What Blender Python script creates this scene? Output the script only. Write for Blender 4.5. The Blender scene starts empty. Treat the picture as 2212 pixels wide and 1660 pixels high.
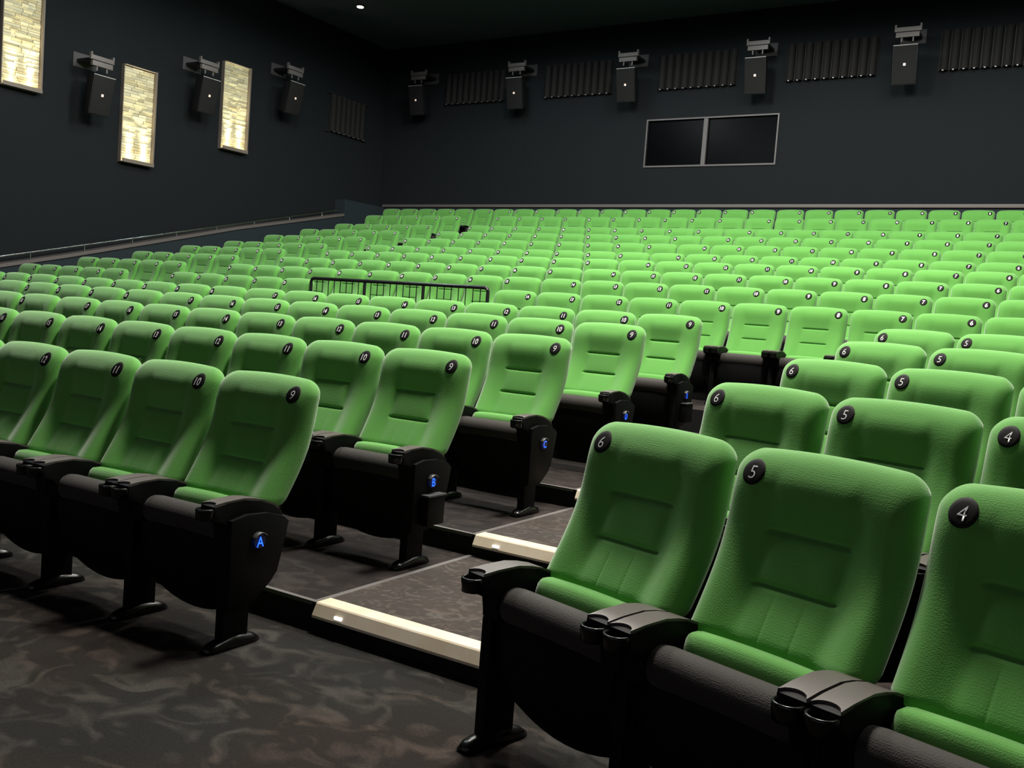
import bpy, bmesh, math, random
import numpy as np
from mathutils import Matrix, Vector
random.seed(7)
scn = bpy.context.scene
COL = scn.collection

# ------------------------------------------------------------------ camera
F_PX, W_PX, H_PX = 2067.63, 2212.0, 1660.0
CAM = Vector((2.9482, -2.7642, 1.2917))
R_ = Vector((0.84422156, 0.53079782, 0.07445554))
U_ = Vector((-0.09836298, 0.01687333, 0.99500755))
W_ = Vector((-0.52689152, 0.84733049, -0.06645568))
cd = bpy.data.cameras.new('camera')
cd.sensor_width = 36.0; cd.sensor_fit = 'HORIZONTAL'; cd.lens = F_PX / W_PX * 36.0
cd.clip_start = 0.05; cd.clip_end = 200
cam = bpy.data.objects.new('camera', cd)
m = Matrix((( R_.x, U_.x, -W_.x, CAM.x), (R_.y, U_.y, -W_.y, CAM.y), (R_.z, U_.z, -W_.z, CAM.z), (0, 0, 0, 1)))
cam.matrix_world = m
COL.objects.link(cam); scn.camera = cam
def px(x, y, z):
    d = Vector((x, y, z)) - CAM; k = d.dot(W_)
    if k < 0.2: return None
    return (W_PX/2 + F_PX*d.dot(R_)/k, H_PX/2 - F_PX*d.dot(U_)/k)

# ------------------------------------------------------------------ world, lights, exposure
wd = bpy.data.worlds.new('world'); scn.world = wd; wd.use_nodes = True
wd.node_tree.nodes['Background'].inputs[0].default_value = (0.55, 0.7, 0.8, 1)
wd.node_tree.nodes['Background'].inputs[1].default_value = 0.0
scn.view_settings.view_transform = 'Standard'
scn.view_settings.look = 'None'
scn.view_settings.exposure = 0.0
scn.view_settings.gamma = 1.0
scn.view_settings.use_curve_mapping = False
def ceiling_spot(x, y, watts, size=3.12, col=(1.0, 0.96, 0.9), radius=0.45, aim=(0, 0)):
    l = bpy.data.lights.new('ceiling_spot', 'SPOT'); l.energy = watts; l.color = col
    l.spot_size = size; l.spot_blend = 0.24; l.shadow_soft_size = radius
    o = bpy.data.objects.new('ceiling_spot', l); o.location = (x, y, 7.93)
    o.rotation_euler = (aim[1], aim[0], 0); COL.objects.link(o)
WARM, COOL = (1.0, 0.95, 0.86), (0.84, 0.98, 1.0)
for (x, y, w, c) in [(0.9, 2.1, 3000, WARM), (0.7, 4.3, 1750, WARM), (-3.6, 2.6, 800, WARM), (-3.6, 4.6, 900, WARM), (-8.0, 3.1, 650, COOL), (5.0, 3.1, 560, WARM),
                     (0.7, 8.9, 1350, WARM), (-3.6, 8.9, 1500, WARM), (-8.0, 8.4, 650, COOL), (5.0, 8.9, 580, WARM),
                     (0.7, 12.9, 250, COOL), (-3.6, 12.9, 285, COOL), (-8.0, 12.9, 250, COOL), (5.0, 12.9, 175, COOL)]:
    ceiling_spot(x, y, w, col=c)

# ------------------------------------------------------------------ materials
def mat(name, col, rough=0.6, metal=0.0, spec=0.5, sheen=0.0, emit=None, es=0.0, var=None, bump=None, alpha=None):
    """var=(scale, colour2, detail) noise mix; bump=(kind, scale, strength, distance)"""
    M = bpy.data.materials.new(name); M.use_nodes = True
    nt = M.node_tree; b = nt.nodes['Principled BSDF']
    b.inputs['Base Color'].default_value = (*col, 1); b.inputs['Roughness'].default_value = rough
    b.inputs['Metallic'].default_value = metal; b.inputs['Specular IOR Level'].default_value = spec
    if sheen:
        b.inputs['Sheen Weight'].default_value = sheen; b.inputs['Sheen Roughness'].default_value = 0.45
    if emit:
        b.inputs['Emission Color'].default_value = (*emit, 1); b.inputs['Emission Strength'].default_value = es
    tc = nt.nodes.new('ShaderNodeTexCoord')
    if var:
        n = nt.nodes.new('ShaderNodeTexNoise'); n.inputs['Scale'].default_value = var[0]; n.inputs['Detail'].default_value = var[2]
        nt.links.new(tc.outputs['Object'], n.inputs['Vector'])
        r = nt.nodes.new('ShaderNodeValToRGB'); r.color_ramp.elements[0].position = 0.38; r.color_ramp.elements[1].position = 0.66
        r.color_ramp.elements[0].color = (*col, 1); r.color_ramp.elements[1].color = (*var[1], 1)
        nt.links.new(n.outputs['Fac'], r.inputs['Fac']); nt.links.new(r.outputs['Color'], b.inputs['Base Color'])
    if bump:
        kind, sc, st, di = bump
        if kind == 'noise':
            t = nt.nodes.new('ShaderNodeTexNoise'); t.inputs['Scale'].default_value = sc; out = t.outputs['Fac']
        else:
            t = nt.nodes.new('ShaderNodeTexVoronoi'); t.inputs['Scale'].default_value = sc; t.inputs['Randomness'].default_value = 0.55; out = t.outputs['Distance']
        nt.links.new(tc.outputs['Object'], t.inputs['Vector'])
        bp = nt.nodes.new('ShaderNodeBump'); bp.inputs['Strength'].default_value = st; bp.inputs['Distance'].default_value = di
        nt.links.new(out, bp.inputs['Height']); nt.links.new(bp.outputs['Normal'], b.inputs['Normal'])
    return M
GREEN = mat('green_fabric', (0.118, 0.365, 0.068), 0.85, spec=0.25, sheen=0.50, bump=('cell', 240, 0.30, 0.002))
BLACKFAB = mat('black_mesh_fabric', (0.032, 0.028, 0.025), 0.75, spec=0.3, sheen=0.1, bump=('cell', 230, 0.5, 0.002))
SHELL = mat('black_seat_shell', (0.004, 0.004, 0.0045), 0.7, spec=0.15)
GLOSS = mat('gloss_black_plastic', (0.004, 0.004, 0.004), 0.24, spec=0.4)
SATIN = mat('satin_black_metal', (0.004, 0.004, 0.0045), 0.55, spec=0.10)
PAD = mat('taupe_armrest_plastic', (0.085, 0.073, 0.066), 0.42, spec=0.5, bump=('noise', 420, 0.25, 0.001))
BADGE = mat('black_badge', (0.006, 0.005, 0.005), 0.65, spec=0.2)
INK = mat('white_numeral', (0.93, 0.93, 0.92), 0.55)
BLUE = mat('blue_led_letter', (0.02, 0.08, 0.6), 0.4, emit=(0.015, 0.10, 1.0), es=3.0)
BLUEDIM = mat('dim_blue_lens', (0.01, 0.012, 0.03), 0.3, emit=(0.0, 0.01, 0.08), es=0.12)
HOODM = mat('grey_light_hood', (0.06, 0.06, 0.06), 0.4)
STEEL = mat('brushed_steel', (0.5, 0.5, 0.5), 0.22, metal=1.0)
RAILBLK = mat('black_painted_steel', (0.010, 0.010, 0.011), 0.3, spec=0.6)
WALL = mat('dark_acoustic_wall', (0.0092, 0.0116, 0.0136), 0.92, spec=0.2, bump=('noise', 60, 0.2, 0.01))
WALLLOW = mat('dark_blue_low_wall', (0.020, 0.029, 0.035), 0.85, spec=0.2)
CEILM = mat('black_ceiling', (0.10, 0.095, 0.16), 0.9, spec=0.1)
CAPM = mat('taupe_wall_cap', (0.12, 0.104, 0.098), 0.55, spec=0.4)
RISERM = mat('black_riser', (0.010, 0.010, 0.011), 0.8, spec=0.2)
NOSE = mat('pale_step_nosing', (0.76, 0.66, 0.51), 0.45, var=(9, (0.69, 0.57, 0.41), 4))
TRIMM = mat('aluminium_edge_trim', (0.11, 0.10, 0.095), 0.6, metal=0.2)
LEDM = mat('step_led', (0.9, 0.9, 0.9), 0.4, emit=(0.9, 0.93, 1.0), es=1.6)
STONES = [mat('cream_stacked_stone_%d' % i, c, 0.9, spec=0.1) for i, c in enumerate([(0.62, 0.55, 0.36), (0.55, 0.50, 0.34), (0.66, 0.60, 0.42), (0.5, 0.43, 0.27)])]
FRAMEM = mat('taupe_box_frame', (0.16, 0.13, 0.105), 0.6)
BULB = mat('lamp_tube', (1, 0.95, 0.7), 0.4, emit=(1.0, 0.86, 0.45), es=30)
CAB = mat('speaker_cabinet_black', (0.009, 0.009, 0.010), 0.6, spec=0.3)
GRILLE = mat('speaker_grille', (0.014, 0.0135, 0.013), 0.8, spec=0.2, bump=('cell', 120, 0.4, 0.004))
BRKT = mat('grey_bracket_metal', (0.14, 0.12, 0.113), 0.55, metal=0.1)
PLATE = mat('dark_grey_wall_plate', (0.055, 0.05, 0.05), 0.7)
EDGE = mat('painted_edge_highlight', (0.55, 0.50, 0.48), 0.5)  # pale colour paints the light on the cabinets' top front edge
DOT = mat('emblem_painted_glow', (0.9, 0.7, 0.62), 0.4, emit=(1.0, 0.72, 0.6), es=0.5)  # emission stands in for light caught by the reflective emblem
TUBE = mat('dark_acoustic_tube', (0.018, 0.0165, 0.016), 0.75, spec=0.12)
TIP = mat('tube_bolt', (0.25, 0.24, 0.24), 0.4, metal=0.6)
WINFR = mat('grey_window_frame', (0.10, 0.09, 0.09), 0.5)
GLASS = mat('dark_booth_glass', (0.0015, 0.0015, 0.002), 0.25, spec=0.03)
BOOTH = mat('booth_dark', (0.006, 0.006, 0.007), 0.9)
LAMPM = mat('downlight_lens', (1, 1, 1), 0.4, emit=(1.0, 0.9, 0.75), es=12)

def carpet(name, dark, light, warm, sc):
    M = bpy.data.materials.new(name); M.use_nodes = True; nt = M.node_tree; b = nt.nodes['Principled BSDF']
    b.inputs['Roughness'].default_value = 0.95; b.inputs['Specular IOR Level'].default_value = 0.15
    tc = nt.nodes.new('ShaderNodeTexCoord'); mp = nt.nodes.new('ShaderNodeMapping')
    mp.inputs['Scale'].default_value = (sc, sc*1.25, sc); mp.inputs['Rotation'].default_value = (0, 0, 0.5)
    nt.links.new(tc.outputs['Object'], mp.inputs['Vector'])
    n1 = nt.nodes.new('ShaderNodeTexNoise'); n1.inputs['Scale'].default_value = 5.5; n1.inputs['Detail'].default_value = 1.5; n1.inputs['Distortion'].default_value = 1.3
    n2 = nt.nodes.new('ShaderNodeTexNoise'); n2.inputs['Scale'].default_value = 1.1; n2.inputs['Detail'].default_value = 2; n2.inputs['Distortion'].default_value = 1.0
    n3 = nt.nodes.new('ShaderNodeTexNoise'); n3.inputs['Scale'].default_value = 90; n3.inputs['Detail'].default_value = 2
    for n in (n1, n2, n3): nt.links.new(mp.outputs['Vector'], n.inputs['Vector'])
    r1 = nt.nodes.new('ShaderNodeValToRGB'); e = r1.color_ramp.elements
    e[0].position = 0.50; e[1].position = 0.70; e[0].color = (0, 0, 0, 1); e[1].color = (1, 1, 1, 1)
    nt.links.new(n1.outputs['Fac'], r1.inputs['Fac'])
    mx = nt.nodes.new('ShaderNodeMixRGB'); mx.inputs[1].default_value = (*dark, 1); mx.inputs[2].default_value = (*light, 1)
    nt.links.new(r1.outputs['Color'], mx.inputs[0])
    r2 = nt.nodes.new('ShaderNodeValToRGB'); e = r2.color_ramp.elements; e[0].position = 0.4; e[1].position = 0.62
    nt.links.new(n2.outputs['Fac'], r2.inputs['Fac'])
    mx2 = nt.nodes.new('ShaderNodeMixRGB'); mx2.blend_type = 'MULTIPLY'; mx2.inputs[2].default_value = (*warm, 1)
    nt.links.new(r2.outputs['Color'], mx2.inputs[0]); nt.links.new(mx.outputs[0], mx2.inputs[1])
    mx3 = nt.nodes.new('ShaderNodeMixRGB'); mx3.blend_type = 'OVERLAY'; mx3.inputs[0].default_value = 0.5
    nt.links.new(mx2.outputs[0], mx3.inputs[1]); nt.links.new(n3.outputs['Fac'], mx3.inputs[2])
    nt.links.new(mx3.outputs[0], b.inputs['Base Color'])
    bp = nt.nodes.new('ShaderNodeBump'); bp.inputs['Strength'].default_value = 0.4; bp.inputs['Distance'].default_value = 0.004
    nt.links.new(n3.outputs['Fac'], bp.inputs['Height']); nt.links.new(bp.outputs['Normal'], b.inputs['Normal'])
    return M
CARPET = carpet('patterned_carpet', (0.0135, 0.0132, 0.012), (0.038, 0.036, 0.032), (1.25, 1.0, 0.92), 1.0)
PLAT = carpet('dark_platform_carpet', (0.017, 0.015, 0.0145), (0.034, 0.029, 0.027), (1.15, 1.0, 0.95), 1.2)
TREAD = carpet('plain_tread_carpet', (0.048, 0.042, 0.038), (0.088, 0.077, 0.069), (1.1, 1.0, 0.96), 2.6)

# ------------------------------------------------------------------ helpers
def mesh(name, V, Fc, mats=None, smooth=True, fmat=None):
    me = bpy.data.meshes.new(name); me.from_pydata([tuple(map(float, v)) for v in V], [], [tuple(f) for f in Fc])
    for mt in (mats or []): me.materials.append(mt)
    if fmat is not None: me.polygons.foreach_set('material_index', fmat)
    me.polygons.foreach_set('use_smooth', [smooth]*len(me.polygons)); me.update()
    return me
def obj(name, me, parent=None, loc=(0, 0, 0), rot=(0, 0, 0)):
    o = bpy.data.objects.new(name, me); COL.objects.link(o); o.location = loc; o.rotation_euler = rot
    if parent is not None: o.parent = parent
    return o
def empty(name, loc, rz=0.0):
    o = bpy.data.objects.new(name, None); COL.objects.link(o); o.location = loc; o.rotation_euler = (0, 0, rz)
    o.empty_display_size = 0.1
    return o
def tag(o, label, cat, group=None):
    o['label'] = label; o['category'] = cat
    if group: o['group'] = group
    return o
def struct(o, label=None, cat=None):
    o['kind'] = 'structure'
    if label: o['label'] = label
    if cat: o['category'] = cat
    return o
def bm_mesh(name, bm, mt, smooth=False, bevel=0.0, seg=2):
    if bevel: bmesh.ops.bevel(bm, geom=bm.edges[:], offset=bevel, segments=seg, affect='EDGES', profile=0.6)
    bmesh.ops.recalc_face_normals(bm, faces=bm.faces[:])
    me = bpy.data.meshes.new(name); bm.to_mesh(me); bm.free()
    me.materials.append(mt)
    if smooth:
        me.polygons.foreach_set('use_smooth', [True]*len(me.polygons))
        try: me.set_sharp_from_angle(angle=math.radians(38))
        except Exception: pass
    return me
def bm_box(bm, x0, x1, y0, y1, z0, z1):
    v = [bm.verts.new(p) for p in [(x0,y0,z0),(x1,y0,z0),(x1,y1,z0),(x0,y1,z0),(x0,y0,z1),(x1,y0,z1),(x1,y1,z1),(x0,y1,z1)]]
    for f in [(0,3,2,1),(4,5,6,7),(0,1,5,4),(1,2,6,5),(2,3,7,6),(3,0,4,7)]: bm.faces.new([v[i] for i in f])
def box(name, x0, x1, y0, y1, z0, z1, mt, bevel=0.0, smooth=False):
    bm = bmesh.new(); bm_box(bm, x0, x1, y0, y1, z0, z1)
    return bm_mesh(name, bm, mt, smooth or bevel > 0, bevel)
def prism(name, poly, a0, a1, mt, axis='x', bevel=0.0, smooth=False):
    """poly: list of 2D points; axis x -> (y,z) extruded over x; axis z -> (x,y) extruded over z; axis y -> (x,z) extruded over y"""
    bm = bmesh.new()
    def P(p, a): return {'x': (a, p[0], p[1]), 'z': (p[0], p[1], a), 'y': (p[0], a, p[1])}[axis]
    A = [bm.verts.new(P(p, a0)) for p in poly]; B = [bm.verts.new(P(p, a1)) for p in poly]
    bm.faces.new(A); bm.faces.new(B[::-1]); n = len(poly)
    for i in range(n): bm.faces.new([A[i], B[i], B[(i+1) % n], A[(i+1) % n]])
    return bm_mesh(name, bm, mt, smooth or bevel > 0, bevel)
def tube_mesh(name, pts, r, mt, seg=10, cap=True):
    V = []; Fc = []; n = len(pts); pts = [Vector(p) for p in pts]
    for i, p in enumerate(pts):
        t = (pts[min(i+1, n-1)] - pts[max(i-1, 0)]).normalized()
        up = Vector((0, 0, 1)) if abs(t.z) < 0.95 else Vector((0, 1, 0))
        a = t.cross(up).normalized(); b = a.cross(t).normalized()
        for k in range(seg):
            an = 2*math.pi*k/seg; V.append(p + r*(math.cos(an)*a + math.sin(an)*b))
    for i in range(n-1):
        for k in range(seg):
            Fc.append((i*seg+k, i*seg+(k+1) % seg, (i+1)*seg+(k+1) % seg, (i+1)*seg+k))
    if cap: Fc.append(tuple(range(seg))[::-1]); Fc.append(tuple(range((n-1)*seg, n*seg)))
    me = mesh(name, V, Fc, [mt])
    try: me.set_sharp_from_angle(angle=math.radians(50))
    except Exception: pass
    return me
def sm(a, b, x):
    t = np.clip((x-a)/(b-a), 0, 1); return t*t*(3-2*t)

# ------------------------------------------------------------------ the room
ROWS = 'ABCDEFGHIJKLMNO'
RY = [0.0, 1.074, 2.112, 3.169, 4.214, 6.322, 7.368, 8.446, 9.501, 10.557, 11.624, 12.658, 13.748, 14.780, 16.112]
RZ = [0.0, 0.111, 0.215, 0.323, 0.430, 0.631, 0.839, 1.047, 1.262, 1.463, 1.708, 1.954, 2.204, 2.531, 2.865]
XO = [0.015, 0.009, 0.0, -0.010, -0.014, 0.025, 0.014, -0.001, -0.003, -0.007, -0.027, -0.027, -0.047, -0.046, 0.119]
RISER = [None, 0.045, 1.155, 2.20, 3.25, 5.20, 6.46, 7.50, 8.55, 9.60, 10.65, 11.70, 12.76, 13.80, 14.95]
XL, XR, YB, ZC = -13.3, 8.5, 16.45, 8.0
PHI = math.radians(16.3); TP = math.tan(PHI); XPIV = 1.32

fl = obj('floor', prism('floor', [(XL, -8), (XR, -8), (XR, 0.045-(XR-XPIV)*TP), (XPIV, 0.045), (XL, 0.045)], -0.2, 0.0, CARPET, 'z'))
struct(fl, 'dark patterned carpet floor in front of the first row', 'floor')
for i in range(1, 15):
    y0 = RISER[i]; y1 = RISER[i+1] if i < 14 else YB
    ang0 = i <= 4; ang1 = i+1 <= 4
    poly = [(XL, y0), (XPIV, y0), (XR, y0-(XR-XPIV)*TP if ang0 else y0), (XR, y1-(XR-XPIV)*TP if ang1 else y1), (XPIV, y1), (XL, y1)]
    t = obj('floor_tier', prism('floor_tier', poly, RZ[i]-0.25 if i > 1 else -0.2, RZ[i], PLAT, 'z'))
    t.data.materials.clear(); t.data.materials.append(RISERM); t.data.materials.append(PLAT)
    for p in t.data.polygons: p.material_index = 1 if p.normal.z > 0.5 else 0
    struct(t, 'carpeted seating tier carrying the %s row' % ['', 'second', 'third', 'fourth', 'fifth', 'sixth', 'seventh', 'eighth', 'ninth', 'tenth', 'eleventh', 'twelfth', 'thirteenth', 'fourteenth', 'last'][i], 'floor')
    if i <= 4:
        # pale nosing across the aisle, metal edge trims, step light
        z = RZ[i]; xa = 0.372
        nz = obj('step_nosing', prism('step_nosing', [(y0-0.034, z-0.050), (y0+0.070, z-0.050), (y0+0.070, z+0.007), (y0-0.006, z+0.007), (y0-0.012, z+0.002), (y0-0.034, z-0.040)], xa, 1.36, NOSE, 'x'), t)
        obj('aisle_tread', box('aisle_tread', xa+0.001, 1.50, y0+0.076, y1-0.001 if i < 4 else 5.19, z, z+0.004, TREAD), t)
        obj('step_light', box('step_light', xa+0.115, xa+0.152, y0-0.033, y0-0.020, z-0.032, z-0.021, LEDM), nz)
        obj('edge_trim', box('edge_trim', xa-0.03, xa-0.001, y0-0.006, y1-0.001, z-0.002, z+0.004, TRIMM), t)
        obj('edge_trim', box('edge_trim', XL, xa-0.031, y0-0.006, y0+0.016, z-0.012, z+0.004, TRIMM), t)

wl = struct(obj('wall_left', box('wall_left', XL-0.5, XL-0.3, -8, YB+0.45, -0.2, ZC, WALL)), 'tall dark grey side wall with light boxes', 'wall')
wr = struct(obj('wall_right', box('wall_right', XR, XR+0.2, -8, YB+0.45, -0.2, ZC, WALL)), 'dark side wall on the right beyond the frame', 'wall')
wf = struct(obj('wall_front', box('wall_front', XL-0.5, XR+0.2, -8.2, -8, -0.2, ZC, WALL)), 'dark wall behind the camera', 'wall')
ce = struct(obj('ceiling', box('ceiling', XL-0.5, XR+0.2, -8.2, YB+0.45, ZC, ZC+0.2, CEILM)), 'black auditorium ceiling', 'ceiling')
obj('bounce_panel', box('bounce_panel', -9.0, 7.0, -7.99, -7.95, 1.2, 7.4, mat('grey_bounce_fill', (0.21, 0.20, 0.27), 0.8)), wf)  # added unseen reflector, bounces fill light onto the seat fronts
# back wall with the booth opening
WX0, WX1, WZ0, WZ1, YW = -6.12, -3.255, 4.87, 5.84, YB+0.2
bm = bmesh.new()
bm_box(bm, XL-0.5, WX0, YW, YW+0.25, -0.2, ZC); bm_box(bm, WX1, XR+0.2, YW, YW+0.25, -0.2, ZC)
bm_box(bm, WX0, WX1, YW, YW+0.25, -0.2, WZ0); bm_box(bm, WX0, WX1, YW, YW+0.25, WZ1, ZC)
wb = struct(obj('wall_back', bm_mesh('wall_back', bm, WALL)), 'tall dark grey rear wall above the last row', 'wall')
bm = bmesh.new()   # booth room behind the glass
bm_box(bm, WX0-0.5, WX1+0.5, YW+0.26, YW+1.6, WZ0-0.6, WZ1+0.4)
bmesh.ops.delete(bm, geom=[f for f in bm.faces if f.normal.y < -0.5 or f.calc_center_median().y < YW+0.3], context='FACES')
struct(obj('wall_booth', bm_mesh('wall_booth', bm, BOOTH)), 'dark projection booth behind the rear window', 'wall')
wn = struct(obj('window_1', box('window_1', WX0-0.03, WX1+0.03, YW-0.03, YW+0.02, WZ0-0.035, WZ0, WINFR)), 'wide projection booth window in the rear wall', 'window')
obj('window_frame', box('window_frame', WX0-0.03, WX1+0.03, YW-0.03, YW+0.02, WZ1, WZ1+0.03, WINFR), wn)
obj('window_frame', box('window_frame', WX0-0.03, WX0, YW-0.03, YW+0.02, WZ0, WZ1, WINFR), wn)
obj('window_frame', box('window_frame', WX1, WX1+0.03, YW-0.03, YW+0.02, WZ0, WZ1, WINFR), wn)
XM = -4.79
obj('mullion', box('mullion', XM-0.045, XM+0.045, YW-0.02, YW+0.04, WZ0, WZ1, WINFR), wn)
obj('pane', box('pane', WX0, XM-0.046, YW+0.05, YW+0.058, WZ0, WZ1, GLASS), wn)
obj('pane', box('pane', XM+0.046, WX1, YW+0.05, YW+0.058, WZ0, WZ1, GLASS), wn)
# low walls with caps
struct(obj('wall_back_low', box('wall_back_low', XL, XR, YB, YW-0.002, 2.0, 3.935, WALLLOW)), 'low dark wall behind the last row of seats', 'wall')
struct(obj('trim_1', box('trim_1', XL+0.002, XR, YB-0.05, YW-0.002, 3.937, 4.005, CAPM, 0.008)), 'pale taupe ledge along the rear wall', 'trim')
LEDGE = [(-8.0, 0.60), (2.0, 0.60), (6.48, 1.53), (7.74, 1.82), (9.32, 2.21), (11.69, 2.80), (14.98, 3.52)]
struct(obj('wall_left_low', prism('wall_left_low', [(-8, -0.2)] + [(14.98, -0.2)] + LEDGE[::-1], XL-0.298, XL, WALLLOW, 'x')), 'low dark blue wall beside the left seats', 'wall')
struct(obj('wall_left_rear', box('wall_left_rear', XL-0.298, XL+0.02, 14.981, YW-0.003, -0.2, 3.93, WALLLOW)), 'raised dark wall block in the rear left corner', 'wall')
struct(obj('trim_2', prism('trim_2', [(y, z+0.002) for y, z in LEDGE] + [(y, z+0.062) for y, z in LEDGE[::-1]], XL-0.297, XL+0.03, CAPM, 'x')), 'sloping taupe ledge on the low left wall', 'trim')
# handrail on the ledge
RAIL = [(5.6, 1.50), (6.51, 1.72), (8.40, 2.155), (10.15, 2.56), (11.72, 2.93), (14.84, 3.66)]
hr = tag(empty('handrail', (XL-0.06, 10.0, 2.4)), 'thin steel handrail climbing along the dark left wall', 'handrail')
def hrl(me, name):
    o = obj(name, me, hr, (-hr.location.x, -hr.location.y, -hr.location.z)); return o
hrl(tube_mesh('rail', [(XL-0.06, y, z) for y, z in RAIL], 0.021, STEEL, 10), 'rail')
for y in [6.0, 7.08, 8.12, 9.13, 10.15, 11.17, 12.20, 13.25, 14.3]:
    zl = np.interp(y, [p[0] for p in LEDGE], [p[1] for p in LEDGE])+0.06; zr = np.interp(y, [p[0] for p in RAIL], [p[1] for p in RAIL])
    hrl(tube_mesh('post', [(XL-0.06, y, zl), (XL-0.06, y, zr-0.015)], 0.011, STEEL, 8), 'post')

# ------------------------------------------------------------------ seat meshes
SP = np.polyfit([0.48, 0.52, 0.57, 0.66, 0.76, 0.85, 0.93, 1.0], [-0.122, -0.098, -0.066, -0.014, 0.019, 0.040, 0.056, 0.074], 4)
HW, ZB, ZT = 0.268, 0.495, 1.0
Z1, Z2 = 0.785, 0.650
def spine(z): return np.polyval(SP, z)
def halfw(z):
    r = 0.066; d = np.clip(z-(ZT-r), 0, r)
    w = HW - 0.006*sm(0.8, 0.5, z)
    w = w - r + np.sqrt(np.maximum(r*r-d*d, 0))
    rb = 0.03; d = np.clip(ZB+rb-z, 0, rb)
    return w - rb + np.sqrt(np.maximum(rb*rb-d*d, 0))
def front(x, z, w=None):
    """y of the padded front surface"""
    x = np.asarray(x, float); z = np.asarray(z, float)
    if w is None: w = halfw(z)
    ax = np.abs(x)
    zt = ZT - 0.014*(x/HW)**2
    def rnd(d, R): return np.sqrt(np.maximum(1-(1-np.clip(d/R, 0, 1))**2, 0))
    f = rnd(w-ax, 0.06)*rnd(zt-z, 0.125)*rnd(z-ZB, 0.035)
    T = 0.060 + 0.018*sm(0.13, 0.225, ax)*sm(0.80, 0.56, z)
    pm = 1-sm(0.095, 0.185, ax)
    rec = 0.019*pm*(1-sm(0.79, 0.955, z))
    pn = 1-sm(0.085, 0.128, ax)
    rec -= 0.010*pn*np.where((z > Z2) & (z < Z1), np.sin(np.pi*np.clip((z-Z2)/(Z1-Z2), 0, 1))**0.6, 0)
    rec -= 0.008*pn*np.where(z < Z2, np.sin(np.pi*np.clip((z-0.5)/(Z2-0.5), 0, 1))**0.6, 0)
    rec -= 0.006*pn*np.where(z > Z1, np.sin(np.pi*np.clip((z-Z1)/0.16, 0, 1))**0.6, 0)
    ends = 1-sm(0.108, 0.132, ax)
    rec += 0.011*ends*(np.exp(-((z-Z1)/0.0055)**2)+np.exp(-((z-Z2)/0.0055)**2))
    for xs in (-0.045, 0.045):
        rec += 0.0016*np.exp(-((x-xs)/0.004)**2)*sm(0.64, 0.61, z)
    return spine(z) - f*np.maximum(T-rec, 0.0)
def make_backrest(hi=True):
    if hi:
        us = list(np.linspace(-1, 1, 43)); us = [0.45*u+0.55*math.sin(math.pi/2*u) for u in us]
        us += [s*(0.045+d)/HW for s in (-1, 1) for d in (-0.006, -0.003, 0, 0.003, 0.006)] + [s*a/HW for s in (-1, 1) for a in (0.108, 0.116, 0.124, 0.132)]
        us = sorted(set(round(u, 5) for u in us))
    else:
        us = [0.4*u+0.6*math.sin(math.pi/2*u) for u in np.linspace(-1, 1, 23)]
    cr = [-0.016, -0.010, -0.006, -0.003, 0, 0.003, 0.006, 0.010, 0.016] if hi else [-0.014, -0.006, 0, 0.006, 0.014]
    zs = list(ZB+0.06*(1-np.cos(np.linspace(0, math.pi/2, 7)))) + [0.575, 0.595, 0.615] + [Z2+c for c in cr] + list(np.linspace(0.675, 0.76, 6)) + [Z1+c for c in cr] + list(np.linspace(0.812, 0.90, 6)) + list(0.90+0.10*np.sin(np.linspace(0, math.pi/2, 13)[1:]))
    zs = sorted(zs); nu, nz = len(us), len(zs)
    zs = np.array(zs); W = halfw(zs)
    V = []; idx = {}
    for j in range(nz):
        for i in range(nu):
            x = us[i]*W[j]; arch = 0.014*(x/HW)**2*sm(0.86, 1.0, zs[j])
            z = zs[j] - arch
            y = float(front(x, z if j < nz-1 else ZT, W[j])) if 0 < j < nz-1 and 0 < i < nu-1 else float(spine(zs[j]))
            idx[(0, i, j)] = len(V); V.append((x, y, z))
    for j in range(nz):
        for i in range(nu):
            if 0 < j < nz-1 and 0 < i < nu-1:
                x = us[i]*W[j]; z = V[idx[(0, i, j)]][2]
                def rnd(d, R): return math.sqrt(max(1-(1-min(max(d/R, 0), 1))**2, 0))
                f = rnd(W[j]-abs(x), 0.035)*rnd(ZT-zs[j], 0.05)*rnd(zs[j]-ZB, 0.035)
                idx[(1, i, j)] = len(V); V.append((x, float(spine(z))+0.045*f, z))
            else: idx[(1, i, j)] = idx[(0, i, j)]
    Fc = []
    for j in range(nz-1):
        for i in range(nu-1):
            a, b, c, d = idx[(0, i, j)], idx[(0, i+1, j)], idx[(0, i+1, j+1)], idx[(0, i, j+1)]
            Fc.append((a, b, c, d))
            a, b, c, d = idx[(1, i, j)], idx[(1, i+1, j)], idx[(1, i+1, j+1)], idx[(1, i, j+1)]
            q = (d, c, b, a)
            if len(set(q)) == 4: Fc.append(q)
    return mesh('backrest', V, Fc, [GREEN])
def loft(name, stations, mt, closed=True):
    """stations: list of lists of (x,y,z) loops with equal counts, capped at the ends"""
    V = []; Fc = []; n = len(stations[0])
    for s in stations: V += s
    for k in range(len(stations)-1):
        for i in range(n):
            a = k*n+i; b = k*n+(i+1) % n
            Fc.append((a, b, b+n, a+n))
    Fc.append(tuple(range(n))[::-1]); Fc.append(tuple((len(stations)-1)*n+i for i in range(n)))
    me = mesh(name, V, Fc, [mt]); bm = bmesh.new(); bm.from_mesh(me); bmesh.ops.recalc_face_normals(bm, faces=bm.faces[:]); bm.to_mesh(me); bm.free()
    return me
XS = [math.sin(math.pi/2*s) for s in np.linspace(-1, 1, 17)]
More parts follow.
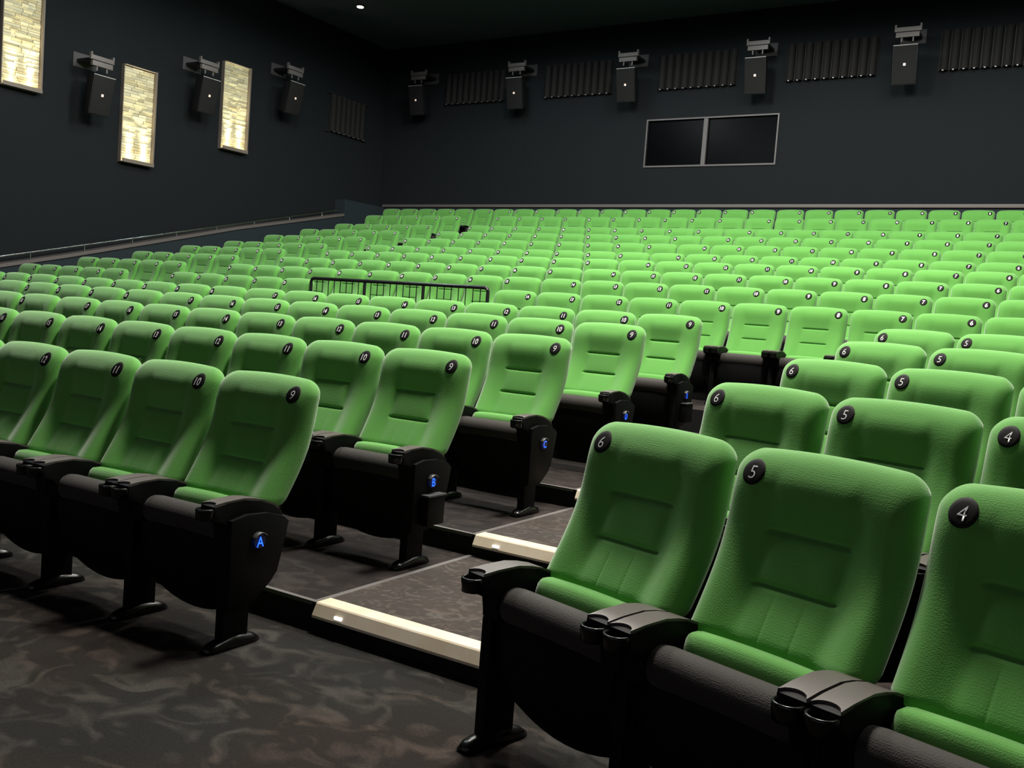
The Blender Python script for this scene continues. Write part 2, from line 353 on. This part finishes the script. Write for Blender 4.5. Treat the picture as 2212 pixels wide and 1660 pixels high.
def roll_mesh():
    st = []
    for u in XS:
        x = 0.243*u; k = math.sqrt(max(1-(max(abs(x)-0.175, 0)/0.07)**2, 0.0)); k = 0.25+0.75*k
        cy, cz = -0.318, 0.448; loop = []
        for a in np.linspace(0, 2*math.pi, 20, endpoint=False):
            rr = 0.057 if math.cos(a) > -0.2 else 0.052
            loop.append((x, cy - rr*math.cos(a)*k, cz + (0.056 if math.sin(a) > 0 else 0.06)*math.sin(a)*k))
        st.append(loop)
    return loft('seat_front_roll', st, BLACKFAB)
def shell_mesh():
    st = []
    for u in XS:
        x = 0.236*u; e = abs(u)**4
        zb = 0.085 + 0.055*u*u; yf = 0.018*e
        prof = [(-0.362+yf, 0.43), (-0.366+yf, 0.36), (-0.356+yf, 0.27), (-0.335+yf, 0.19), (-0.30+yf, zb+0.035), (-0.265, zb), (-0.235, zb+0.012), (-0.222, zb+0.06), (-0.25, 0.30), (-0.262, 0.43)]
        st.append([(x, y, z) for y, z in prof])
    me = loft('seat_shell', st, SHELL)
    try: me.set_sharp_from_angle(angle=math.radians(55))
    except Exception: pass
    return me
def cushion_mesh():
    st = []
    for u in XS:
        x = 0.198*u; k = math.sqrt(max(1-(max(abs(x)-0.165, 0)/0.034)**2, 0.0)); k = 0.35+0.65*k
        zt = 0.532 - 0.006*u*u
        loop = []
        for a in np.linspace(0, 2*math.pi, 18, endpoint=False):
            c, s = math.cos(a), math.sin(a)
            yy = -0.212 + 0.046*math.copysign(abs(c)**0.7, c)*k
            zz = (0.34 + (zt-0.34)*k**0.15*math.copysign(abs(s)**0.45, s)) if s > 0 else 0.34 + 0.19*math.copysign(abs(s)**0.45, s)
            loop.append((x, yy - 0.02*(0.5-zz)*0, zz))
        st.append(loop)
    return loft('seat_cushion', st, GREEN)
def arm_body_mesh():
    poly = [(-0.438, 0.546), (-0.38, 0.553), (-0.30, 0.556), (-0.22, 0.546), (-0.15, 0.520), (-0.108, 0.494), (-0.098, 0.465), (-0.115, 0.452), (-0.20, 0.455), (-0.245, 0.43), (-0.25, 0.402), (-0.37, 0.402), (-0.375, 0.47), (-0.395, 0.486), (-0.438, 0.488)]
    return prism('armrest', poly, -0.0365, 0.0365, SATIN, 'x', 0.003)
def pad_mesh():
    V = []; top = []; xs = np.linspace(-0.0345, 0.0345, 9)
    ys = [None, -0.385, -0.35, -0.30, -0.25, -0.20, -0.155, -0.12]
    def zt(y): return float(np.interp(y, [-0.44, -0.38, -0.30, -0.22, -0.15, -0.108], [0.553, 0.560, 0.563, 0.553, 0.527, 0.500]))
    for x in xs:
        yf = -0.448 + math.sqrt(max(0.036**2-x*x, 0))
        for y in ys:
            yy = yf if y is None else y
            V.append((x, yy, zt(yy)))
    n = len(ys); Fc = []
    for i in range(len(xs)-1):
        for j in range(n-1): Fc.append((i*n+j, (i+1)*n+j, (i+1)*n+j+1, i*n+j+1))
    N = len(V); V += [(x, y, z-0.012) for x, y, z in V]
    Fc += [tuple(N+k for k in f[::-1]) for f in Fc]
    ring = [i*n for i in range(len(xs))] + [(len(xs)-1)*n+j for j in range(1, n)] + [i*n+n-1 for i in range(len(xs)-2, -1, -1)] + [j for j in range(n-2, 0, -1)]
    for a, b in zip(ring, ring[1:]+ring[:1]): Fc.append((b, a, a+N, b+N))
    me = mesh('armrest_pad', V, Fc, [PAD])
    bm = bmesh.new(); bm.from_mesh(me); bmesh.ops.recalc_face_normals(bm, faces=bm.faces[:]); bm.to_mesh(me); bm.free()
    try: me.set_sharp_from_angle(angle=math.radians(40))
    except Exception: pass
    return me
def cup_mesh():
    """open fronted cup lip: a C-shaped wall with a rounded rim"""
    st = []; sec = [(0.0, -0.040), (0.0055, -0.038), (0.0075, -0.012), (0.0085, -0.004), (0.0075, 0.003), (0.003, 0.004), (-0.001, 0.001), (0.0, -0.012)]
    for a in np.linspace(math.radians(172), math.radians(368), 17):
        st.append([((0.0285+d)*math.cos(a), -0.446+(0.0285+d)*math.sin(a)*1.0, 0.535+h) for d, h in sec])
    me = loft('cup_rim', st, GLOSS)
    bm = bmesh.new(); bm.from_mesh(me)
    vs = [bm.verts.new((0.031*math.cos(a), -0.448+0.031*math.sin(a), 0.498)) for a in np.linspace(0, 2*math.pi, 16, endpoint=False)]
    bm.faces.new(vs); bm.to_mesh(me); bm.free()
    return me
def foot_mesh():
    st = []
    for t in np.linspace(0, 1, 13):
        y = -0.435+0.25*t; e = math.sqrt(max(1-(2*t-1)**6, 0)); e = max(e, 0.2)
        w = 0.03*(0.55+0.45*e); h = 0.012+0.030*e*(0.7+0.3*math.sin(math.pi*t)) + 0.010*math.exp(-((t-0.55)/0.2)**2)
        st.append([(-w, y, 0.0), (w, y, 0.0), (w, y, h*0.55), (w*0.7, y, h*0.92), (0, y, h), (-w*0.7, y, h*0.92), (-w, y, h*0.55)])
    return loft('foot', st, GLOSS)
def post_mesh():
    return box('leg', -0.022, 0.022, -0.37, -0.25, 0.0, 0.401, SATIN, 0.004)
def bshell_mesh():
    zs = np.linspace(0.42, 0.93, 10); V = []; Fc = []; xs = np.linspace(-0.235, 0.235, 7)
    for o in (0.050, 0.062):
        for z in zs:
            for x in xs: V.append((x, float(spine(max(z, 0.5))) + (z-0.5 if z < 0.5 else 0)*0.6 + o - 0.018*(abs(x)/0.235)**4, z))
    n = len(xs); N = len(zs)*n
    for j in range(len(zs)-1):
        for i in range(n-1):
            a = j*n+i; Fc.append((a, a+1, a+n+1, a+n)); Fc.append((a+N, a+n+N, a+n+1+N, a+1+N))
    ring = list(range(n)) + [j*n+n-1 for j in range(1, len(zs))] + [(len(zs)-1)*n+i for i in range(n-2, -1, -1)] + [j*n for j in range(len(zs)-2, 0, -1)]
    for a, b in zip(ring, ring[1:]+ring[:1]): Fc.append((b, a, a+N, b+N))
    return mesh('back_shell', V, Fc, [SHELL])
def panel_mesh():
    poly = [(-0.375, 0.49), (-0.30, 0.505), (-0.20, 0.50), (-0.12, 0.478), (-0.088, 0.455), (-0.10, 0.40), (-0.135, 0.265), (-0.165, 0.232), (-0.245, 0.17), (-0.372, 0.17)]
    return prism('end_panel', poly, 0.0, 0.020, SATIN, 'x', 0.004)
DX, DZ, DR = 0.192, 0.930, 0.0345
def badge_mesh(s):
    V = [(s*DX, float(front(s*DX, DZ))-0.0035, DZ)]; Fc = []; rings = [0.35, 0.7, 0.93, 1.0]; N = 28
    for ri, r in enumerate(rings):
        for k in range(N):
            a = 2*math.pi*k/N; x = s*DX+DR*r*math.cos(a); z = DZ+DR*r*math.sin(a)
            V.append((x, float(front(x, min(z, 0.985)))-(0.0035 if r < 0.97 else 0.0005), z))
    for k in range(N):
        Fc.append((0, 1+k, 1+(k+1) % N))
        for ri in range(len(rings)-1):
            a = 1+ri*N+k; b = 1+ri*N+(k+1) % N; Fc.append((a, a+N, b+N, b))
    return mesh('number_badge', V, Fc, [BADGE])
def text_mesh(s, size, mt, name, bold=0.0):
    c = bpy.data.curves.new(name, 'FONT'); c.body = s; c.size = size; c.align_x = 'CENTER'; c.align_y = 'CENTER'; c.resolution_u = 4; c.offset = bold
    o = bpy.data.objects.new(name, c); me = bpy.data.meshes.new_from_object(o)
    bpy.data.objects.remove(o); bpy.data.curves.remove(c)
    bm = bmesh.new(); bm.from_mesh(me)
    xs = [v.co.x for v in bm.verts]; ys = [v.co.y for v in bm.verts]; cx = (min(xs)+max(xs))/2; cy = (min(ys)+max(ys))/2
    for v in bm.verts: v.co.x -= cx; v.co.y -= cy
    bm.to_mesh(me); bm.free(); me.materials.clear(); me.materials.append(mt)
    return me
NUM = {}
def numeral_mesh(n, s, far):
    if (n, s, far) not in NUM:
        me = text_mesh(str(n), (0.052 if n < 10 else 0.047) if far else (0.050 if n < 10 else 0.046), INK, 'numeral', 0.0012 if far else (-0.0005 if n < 10 else 0.0006))
        bm = bmesh.new(); bm.from_mesh(me)
        bmesh.ops.subdivide_edges(bm, edges=[e for e in bm.edges if e.calc_length() > 0.012], cuts=1)
        for v in bm.verts:
            x = s*DX + v.co.x*(0.92 if n > 9 else 1.0) + 0.06*v.co.y; z = DZ + v.co.y
            v.co = (x, float(front(x, z))-0.0048, z)
        bm.to_mesh(me); bm.free(); NUM[(n, s, far)] = me
    return NUM[(n, s, far)]
ME = dict(back=make_backrest(True), roll=roll_mesh(), shell=shell_mesh(), cush=cushion_mesh(), arm=arm_body_mesh(), pad=pad_mesh(), cup=cup_mesh(),
          foot=foot_mesh(), post=post_mesh(), bshell=bshell_mesh(), panel=panel_mesh(), badge={1: badge_mesh(1), -1: badge_mesh(-1)})
def joined(name, parts):
    V = []; Fc = []; mi = []; mats = []
    for me, dx in parts:
        base = len(V); V += [(v.co.x+dx, v.co.y, v.co.z) for v in me.vertices]
        mt = me.materials[0]
        if mt not in mats: mats.append(mt)
        for p in me.polygons: Fc.append([base+i for i in p.vertices]); mi.append(mats.index(mt))
    me = mesh(name, V, Fc, mats, True, mi)
    try: me.set_sharp_from_angle(angle=math.radians(42))
    except Exception: pass
    return me
ME['farbase'] = joined('seat_base', [(ME['roll'], 0), (ME['shell'], 0)])
ME['fararm'] = joined('armrest', [(ME['arm'], 0), (ME['pad'], 0), (ME['cup'], 0)])
ME['farpost'] = joined('leg', [(ME['post'], 0), (ME['foot'], 0)])
def hood_mesh():
    st = []
    for a in np.linspace(math.radians(35), math.radians(160), 12):
        c, s = math.cos(a), math.sin(a)
        st.append([(x, r*c, r*s) for x, r in [(0, 0.030), (0.022, 0.030), (0.022, 0.034), (0, 0.034)]])
    return loft('light_hood', st, HOODM)
HOOD = hood_mesh()
def lens_mesh():
    N = 20; V = [(0.012, 0, 0)] + [(0.012, 0.028*math.cos(2*math.pi*k/N), 0.028*math.sin(2*math.pi*k/N)) for k in range(N)] + [(0.0, 0.031*math.cos(2*math.pi*k/N), 0.031*math.sin(2*math.pi*k/N)) for k in range(N)]
    Fc = [(0, 1+k, 1+(k+1) % N) for k in range(N)] + [(1+k, 1+N+k, 1+N+(k+1) % N, 1+(k+1) % N) for k in range(N)]
    return mesh('light_lens', V, Fc, [BLUEDIM], False)
LENS = lens_mesh()
def letter_mesh(ch):
    me = text_mesh(ch, 0.056, BLUE, 'row_letter', 0.0)
    for v in me.vertices: v.co = (0.0145, v.co.x*0.9, v.co.y-0.002)
    me.update()
    return me

ORD = ['front', 'second', 'third', 'fourth', 'fifth', 'sixth', 'seventh', 'eighth', 'ninth', 'tenth', 'eleventh', 'twelfth', 'thirteenth', 'fourteenth', 'last']
def WORDN(n):
    w = ['', 'one', 'two', 'three', 'four', 'five', 'six', 'seven', 'eight', 'nine', 'ten', 'eleven', 'twelve', 'thirteen', 'fourteen', 'fifteen', 'sixteen', 'seventeen', 'eighteen', 'nineteen']
    return w[n] if n < 20 else ['twenty', 'thirty'][n//10-2] + ('-'+w[n % 10] if n % 10 else '')
def in_frame(x, y, z):
    ps = [px(x+dx, y+dy, z+dz) for dx in (-0.27, 0.27) for dy in (-0.35, 0.05) for dz in (0.1, 0.99)]
    ps = [p for p in ps if p]
    if not ps: return False
    x0 = min(p[0] for p in ps); x1 = max(p[0] for p in ps); y0 = min(p[1] for p in ps); y1 = max(p[1] for p in ps)
    return x1 > -60 and x0 < W_PX+110 and y1 > 0 and y0 < H_PX
NSEAT = [0]
def seat(row, n, x, y, side, rz=0.0, left_end=False, right_end=False):
    z = RZ[row]
    if not in_frame(x, y, z): return None
    NSEAT[0] += 1
    near = row <= 4
    o = empty('cinema_seat', (x, y, z), rz)
    where = 'front row' if row == 0 else ('last row under the ledge' if row == 14 else ORD[row]+' row from the front')
    extra = ''
    if row <= 4 and n == 9: extra = ', glowing blue row letter'
    elif row <= 4 and n == 6: extra = ', right of the aisle'
    if row <= 8: lab = 'green cinema seat numbered %s, %s%s' % (WORDN(n), where, extra)
    else: lab = 'green cinema seat numbered %s, %s' % (WORDN(n), where)
    tag(o, lab, 'seat', 'numbered green cinema seats')
    obj('backrest', ME['back'], o)
    bd = obj('number_badge', ME['badge'][side], o); obj('numeral', numeral_mesh(n, side, row >= 5), bd)
    obj('seat_cushion', ME['cush'], o)
    if near:
        obj('seat_front_roll', ME['roll'], o); obj('seat_shell', ME['shell'], o); obj('back_shell', ME['bshell'], o)
        for s in (-1, 1):
            a = obj('armrest', ME['arm'], o, (s*0.2425, 0, 0)); obj('armrest_pad', ME['pad'], a); obj('cup_rim', ME['cup'], a)
        l = obj('leg', ME['post'], o, (-0.257 if left_end else -0.28, 0, 0)); obj('foot', ME['foot'], l)
        if right_end: l = obj('leg', ME['post'], o, (0.258, 0, 0)); obj('foot', ME['foot'], l)
        if right_end and n == 9:
            p = obj('end_panel', ME['panel'], o, (0.281, 0, 0))
            L = obj('row_light', LENS, o, (0.302, -0.245, 0.40))
            obj('light_hood', HOOD, L); k = obj('row_letter', letter_mesh(ROWS[row]), L); k['label'] = 'glowing blue letter %s' % ROWS[row]
            if row in (1, 4):
                bm = bmesh.new(); bm_box(bm, 0.302, 0.345, -0.315, -0.185, 0.20, 0.335)
                bx_ = obj('junction_box', bm_mesh('junction_box', bm, SATIN, True, 0.006), o)
                obj('box_lid', box('box_lid', 0.301, 0.350, -0.32, -0.18, 0.3355, 0.345, HOODM, 0.003), bx_)
    else:
        obj('seat_base', ME['farbase'], o)
        for s in (-1, 1): obj('armrest', ME['fararm'], o, (s*0.2425, 0, 0))
        obj('leg', ME['farpost'], o, (-0.28, 0, 0))
        if right_end: obj('leg', ME['farpost'], o, (0.28, 0, 0))
    return o
P = 0.56
for r in range(15):
    if r <= 4:
        for n in range(9, 33): seat(r, n, (9-n)*P+XO[r], RY[r], 1 if n <= 17 else -1, right_end=(n == 9))
        for n in (6, 5, 4, 3):
            k = 6-n
            seat(r, n, 1.798+0.5404*k+XO[r]*0, RY[r]-0.172+(0.0625 if r == 0 else 0)-0.158*k, -1, rz=-PHI, left_end=(n == 6))
    elif r < 14:
        for n in range(1, 25):
            if r == 5 and 15 <= n <= 19: continue
            seat(r, n, (9-n)*P+XO[r], RY[r], 1 if n <= 14 else -1, right_end=False)
        for n in range(27, 32): seat(r, n, (9-n)*P+0.15, RY[r], 1, right_end=(n == 27))
    else:
        for n in range(1, 33): seat(r, n, (9-n)*P+XO[r], RY[r], -1 if 15 <= n <= 25 else 1)
print('SEATS', NSEAT[0])

# ------------------------------------------------------------------ wheelchair bay railing
gr = tag(empty('guard_railing', (-4.49, 6.30, RZ[5])), 'black steel guard railing with balusters amid the seats', 'railing')
gx = [-5.83+4.49, -4.93+4.49, -4.02+4.49, -3.10+4.49]; GH = 1.005
pts = [(gx[0], 0, 0.0), (gx[0], 0, GH-0.05)] + [(gx[0]+0.05*(1-math.cos(a)), 0, GH-0.05+0.05*math.sin(a)) for a in np.linspace(0.3, math.pi/2, 5)]
pts += [(gx[3]-0.05*(1-math.sin(a)), 0, GH-0.05+0.05*math.cos(a)) for a in np.linspace(0, math.pi/2-0.3, 5)] + [(gx[3], 0, GH-0.05), (gx[3], 0, 0.0)]
obj('top_rail', tube_mesh('top_rail', pts, 0.021, RAILBLK, 12), gr)
for k in (1, 2): obj('post', tube_mesh('post', [(0, 0, 0), (0, 0, GH-0.02)], 0.019, RAILBLK, 10), gr, (gx[k], 0, 0))
obj('bottom_rail', tube_mesh('bottom_rail', [(gx[0], 0, 0.10), (gx[3], 0, 0.10)], 0.012, RAILBLK, 8), gr)
bal = tube_mesh('baluster', [(0, 0, 0.11), (0, 0, GH-0.018)], 0.0062, RAILBLK, 6)
for b in range(3):
    for k in range(1, 9): obj('baluster', bal, gr, (gx[b]+(gx[b+1]-gx[b])*k/9, 0, 0))

# ------------------------------------------------------------------ wall light boxes of stacked stone
def stone_mesh(i):
    rnd = random.Random(i); bm = bmesh.new(); bmesh.ops.create_cube(bm, size=1.0)
    for v in bm.verts:
        if v.co.x > 0: v.co.y *= rnd.uniform(0.95, 1.0); v.co.z *= rnd.uniform(0.88, 1.0)
    return bm_mesh('stone', bm, STONES[i % 4])
SM = [stone_mesh(i) for i in range(8)]
def light_box(y0, y1, z0, z1, label, seed):
    rnd = random.Random(seed); xw = XL-0.3
    o = tag(empty('wall_light_box', (xw, (y0+y1)/2, z0)), label, 'wall light', 'stacked stone light boxes')
    hw = (y1-y0)/2; H = z1-z0; D = 0.15
    bm = bmesh.new(); bm_box(bm, 0.0, 0.012, -hw, hw, 0, H)
    obj('back_board', bm_mesh('back_board', bm, FRAMEM), o)
    for nm, b in [('frame_side', (0.013, 0.088, -hw, -hw+0.012, 0, H)), ('frame_side', (0.013, D, hw-0.030, hw, 0, H)), ('frame_top', (0.013, D-0.03, -hw+0.0125, hw-0.0305, H-0.015, H)), ('frame_bottom', (0.013, D, -hw+0.0125, hw-0.0305, 0, 0.015))]:
        obj(nm, box(nm, *b, FRAMEM), o)
    obj('front_lip', box('front_lip', D+0.001, D+0.012, -hw, hw-0.0005, 0.0, 0.070, FRAMEM), o)
    z = 0.02; i = 0
    while z < H-0.04:
        h = rnd.choice([0.034, 0.042, 0.05, 0.058]); h = min(h, H-0.018-z)
        y = -hw+0.014
        while y < hw-0.05:
            w = rnd.uniform(0.10, 0.34); 
            if hw-0.033-(y+w) < 0.08: w = hw-0.033-y
            d = rnd.uniform(0.064, 0.074)
            s = obj('stone', SM[rnd.randrange(8)], o, (0.013+d/2, y+w/2, z+h/2)); s.scale = (d, w-0.003, h-0.003)
            y += w
        z += h
    for k, yy in enumerate((-hw*0.5, hw*0.42)):
        lp = obj('lamp', box('lamp', -0.012, 0.012, -0.10, 0.10, -0.008, 0.008, BULB, 0.003), o, (0.125, yy, 0.035))
        for en, sz, ti in ((7, 2.4, -0.15), (450, 0.60, -0.03)):
            l = bpy.data.lights.new('box_lamp', 'SPOT'); l.energy = en; l.color = (1.0, 0.93, 0.60); l.spot_size = sz; l.spot_blend = 1.0; l.shadow_soft_size = 0.05
            lo = bpy.data.objects.new('box_lamp', l); COL.objects.link(lo); lo.parent = o; lo.location = (0.140, yy, 0.055); lo.rotation_euler = (math.pi, ti, 0)
    return o
light_box(6.52, 7.23, 4.65, 6.50, 'glowing stacked stone light box at the left edge of the frame', 1)
light_box(8.89, 9.60, 3.77, 5.62, 'glowing stacked stone light box hung lowest, between two wall speakers', 2)
light_box(11.28, 11.98, 4.47, 6.31, 'narrowest glowing stacked stone light box, nearest the rear wall', 3)

# ------------------------------------------------------------------ wall speakers
def speaker(loc, rz, label):
    """local: wall plane y=0, facing -y, origin at wall, z at the emblem"""
    o = tag(empty('wall_speaker', loc, rz), label, 'speaker', 'surround speakers on brackets')
    tilt = math.radians(12)
    bm = bmesh.new(); bm_box(bm, -0.215, 0.215, -0.30, 0.0, -0.36, 0.34)
    for v in bm.verts:
        if v.co.y > -0.1: v.co.x *= 0.7; v.co.z = v.co.z*0.9
    cb = obj('cabinet', bm_mesh('cabinet', bm, CAB, True, 0.008), o, (0, -0.28, 0), (tilt, 0, 0))
    obj('grille', box('grille', -0.200, 0.200, -0.312, -0.3005, -0.345, 0.325, GRILLE, 0.004), cb)
    obj('emblem', box('emblem', -0.022, 0.022, -0.317, -0.3125, -0.02, 0.024, DOT), cb)
    obj('top_highlight', box('top_highlight', -0.214, 0.214, -0.302, -0.285, 0.3402, 0.350, EDGE), cb)  # strip painted pale as the cabinet's lit edge
    obj('wall_plate', box('wall_plate', -0.23, 0.23, -0.015, -0.001, 0.46, 0.72, PLATE), o)
    obj('bracket_arm', box('bracket_arm', -0.16, 0.16, -0.50, -0.016, 0.545, 0.60, CAB), o)
    y = obj('yoke', box('yoke', -0.235, 0.235, -0.56, -0.501, 0.545, 0.625, BRKT, 0.004), o)
    for s in (-1, 1): obj('yoke_ear', box('yoke_ear', s*0.235-0.03*(s > 0), s*0.235+0.03*(s < 0), -0.56, -0.501, 0.6255, 0.675, BRKT), y)
    b = obj('cross_bar', box('cross_bar', -0.205, 0.205, -0.565, -0.50, 0.44, 0.53, BRKT, 0.003), o)
    for s in (-1, 1): obj('strut', box('strut', s*0.10-0.012, s*0.10+0.012, -0.545, -0.525, 0.36, 0.4395, BRKT), b)
    return o
for k, (x, z) in enumerate([(-12.16, 6.57), (-9.30, 6.57), (-6.47, 6.57), (-3.62, 6.57), (-0.81, 6.57)]):
    speaker((x, YW, z), 0, ['black wall speaker on the rear wall nearest the left corner', 'black rear wall speaker, second from the left corner', 'black rear wall speaker left above the booth window', 'black rear wall speaker right above the booth window', 'black rear wall speaker furthest right'][k])
for k, (y, z) in enumerate([(8.11, 4.86), (10.51, 5.42), (12.88, 5.92)]):
    speaker((XL-0.3, y, z), math.pi/2, ['black wall speaker between the two leftmost light boxes', 'black wall speaker left of the rearmost light box', 'black left wall speaker nearest the rear corner'][k])

# ------------------------------------------------------------------ acoustic tube panels
def tube_col(h):
    V = []; Fc = []; N = 10
    for z in (0, h):
        for k in range(N):
            a = math.pi*k/(N-1); V.append((0.076*math.cos(a), -0.10*math.sin(a)-0.02, z))
    for k in range(N-1): Fc.append((k, k+1, N+k+1, N+k))
    Fc.append(tuple(range(N))[::-1]); Fc.append(tuple(range(N, 2*N))); Fc.append((0, N, 2*N-1, N-1))
    me = mesh('tube', V, Fc, [TUBE]); bm = bmesh.new(); bm.from_mesh(me); bmesh.ops.recalc_face_normals(bm, faces=bm.faces[:]); bm.to_mesh(me); bm.free()
    try: me.set_sharp_from_angle(angle=math.radians(50))
    except Exception: pass
    return me
TC = tube_col(0.72); TCL = tube_col(0.88)
TB = box('bolt', -0.016, 0.016, -0.135, -0.085, -0.022, 0.0, TIP, 0.004)
def acoustic_panel(loc, rz, n, me, h, label, feet=False):
    o = tag(empty('acoustic_panel', loc, rz), label, 'acoustic panel', 'panels of dark vertical tubes')
    w = n*0.176
    obj('back_board', box('back_board', -w/2, w/2, -0.019, -0.001, 0.0, h, CAB), o)
    for k in range(n):
        t = obj('tube', me, o, ((k-(n-1)/2)*0.176, 0, 0)); obj('bolt', TB, t)
    if feet:
        for s in (-1, 1):
            for z in (-0.03, h+0.0): obj('bracket', box('bracket', s*(w/2+0.06)-0.05, s*(w/2+0.06)+0.05, -0.05, -0.001, z, z+0.05, TUBE, 0.004), o)
    return o
for k, x in enumerate([-10.78, -7.94, -5.07, -2.29, 0.57]):
    acoustic_panel((x, YW, 6.49), 0, 10, TC, 0.72, ['panel of dark vertical tubes, leftmost on the rear wall', 'panel of dark vertical tubes, second on the rear wall', 'panel of dark vertical tubes directly above the booth window', 'panel of dark vertical tubes right of the booth window', 'panel of dark vertical tubes, furthest right on rear wall'][k])
acoustic_panel((XL-0.3, 15.2, 5.52), math.pi/2, 7, TCL, 0.88, 'narrow panel of dark vertical tubes at left rear corner', True)

# ------------------------------------------------------------------ the one visible downlight
dl = tag(empty('ceiling_downlight', (-11.93, 13.61, ZC)), 'small bright round downlight in the black ceiling', 'ceiling light')
N = 20
bm = bmesh.new(); bmesh.ops.create_cone(bm, segments=20, radius1=0.11, radius2=0.11, depth=0.03, cap_ends=True)
obj('trim_ring', bm_mesh('trim_ring', bm, HOODM, True), dl, (0, 0, -0.016))
bm = bmesh.new(); bmesh.ops.create_cone(bm, segments=20, radius1=0.07, radius2=0.07, depth=0.01, cap_ends=True)
obj('lens', bm_mesh('lens', bm, LAMPM), dl, (0, 0, -0.037))
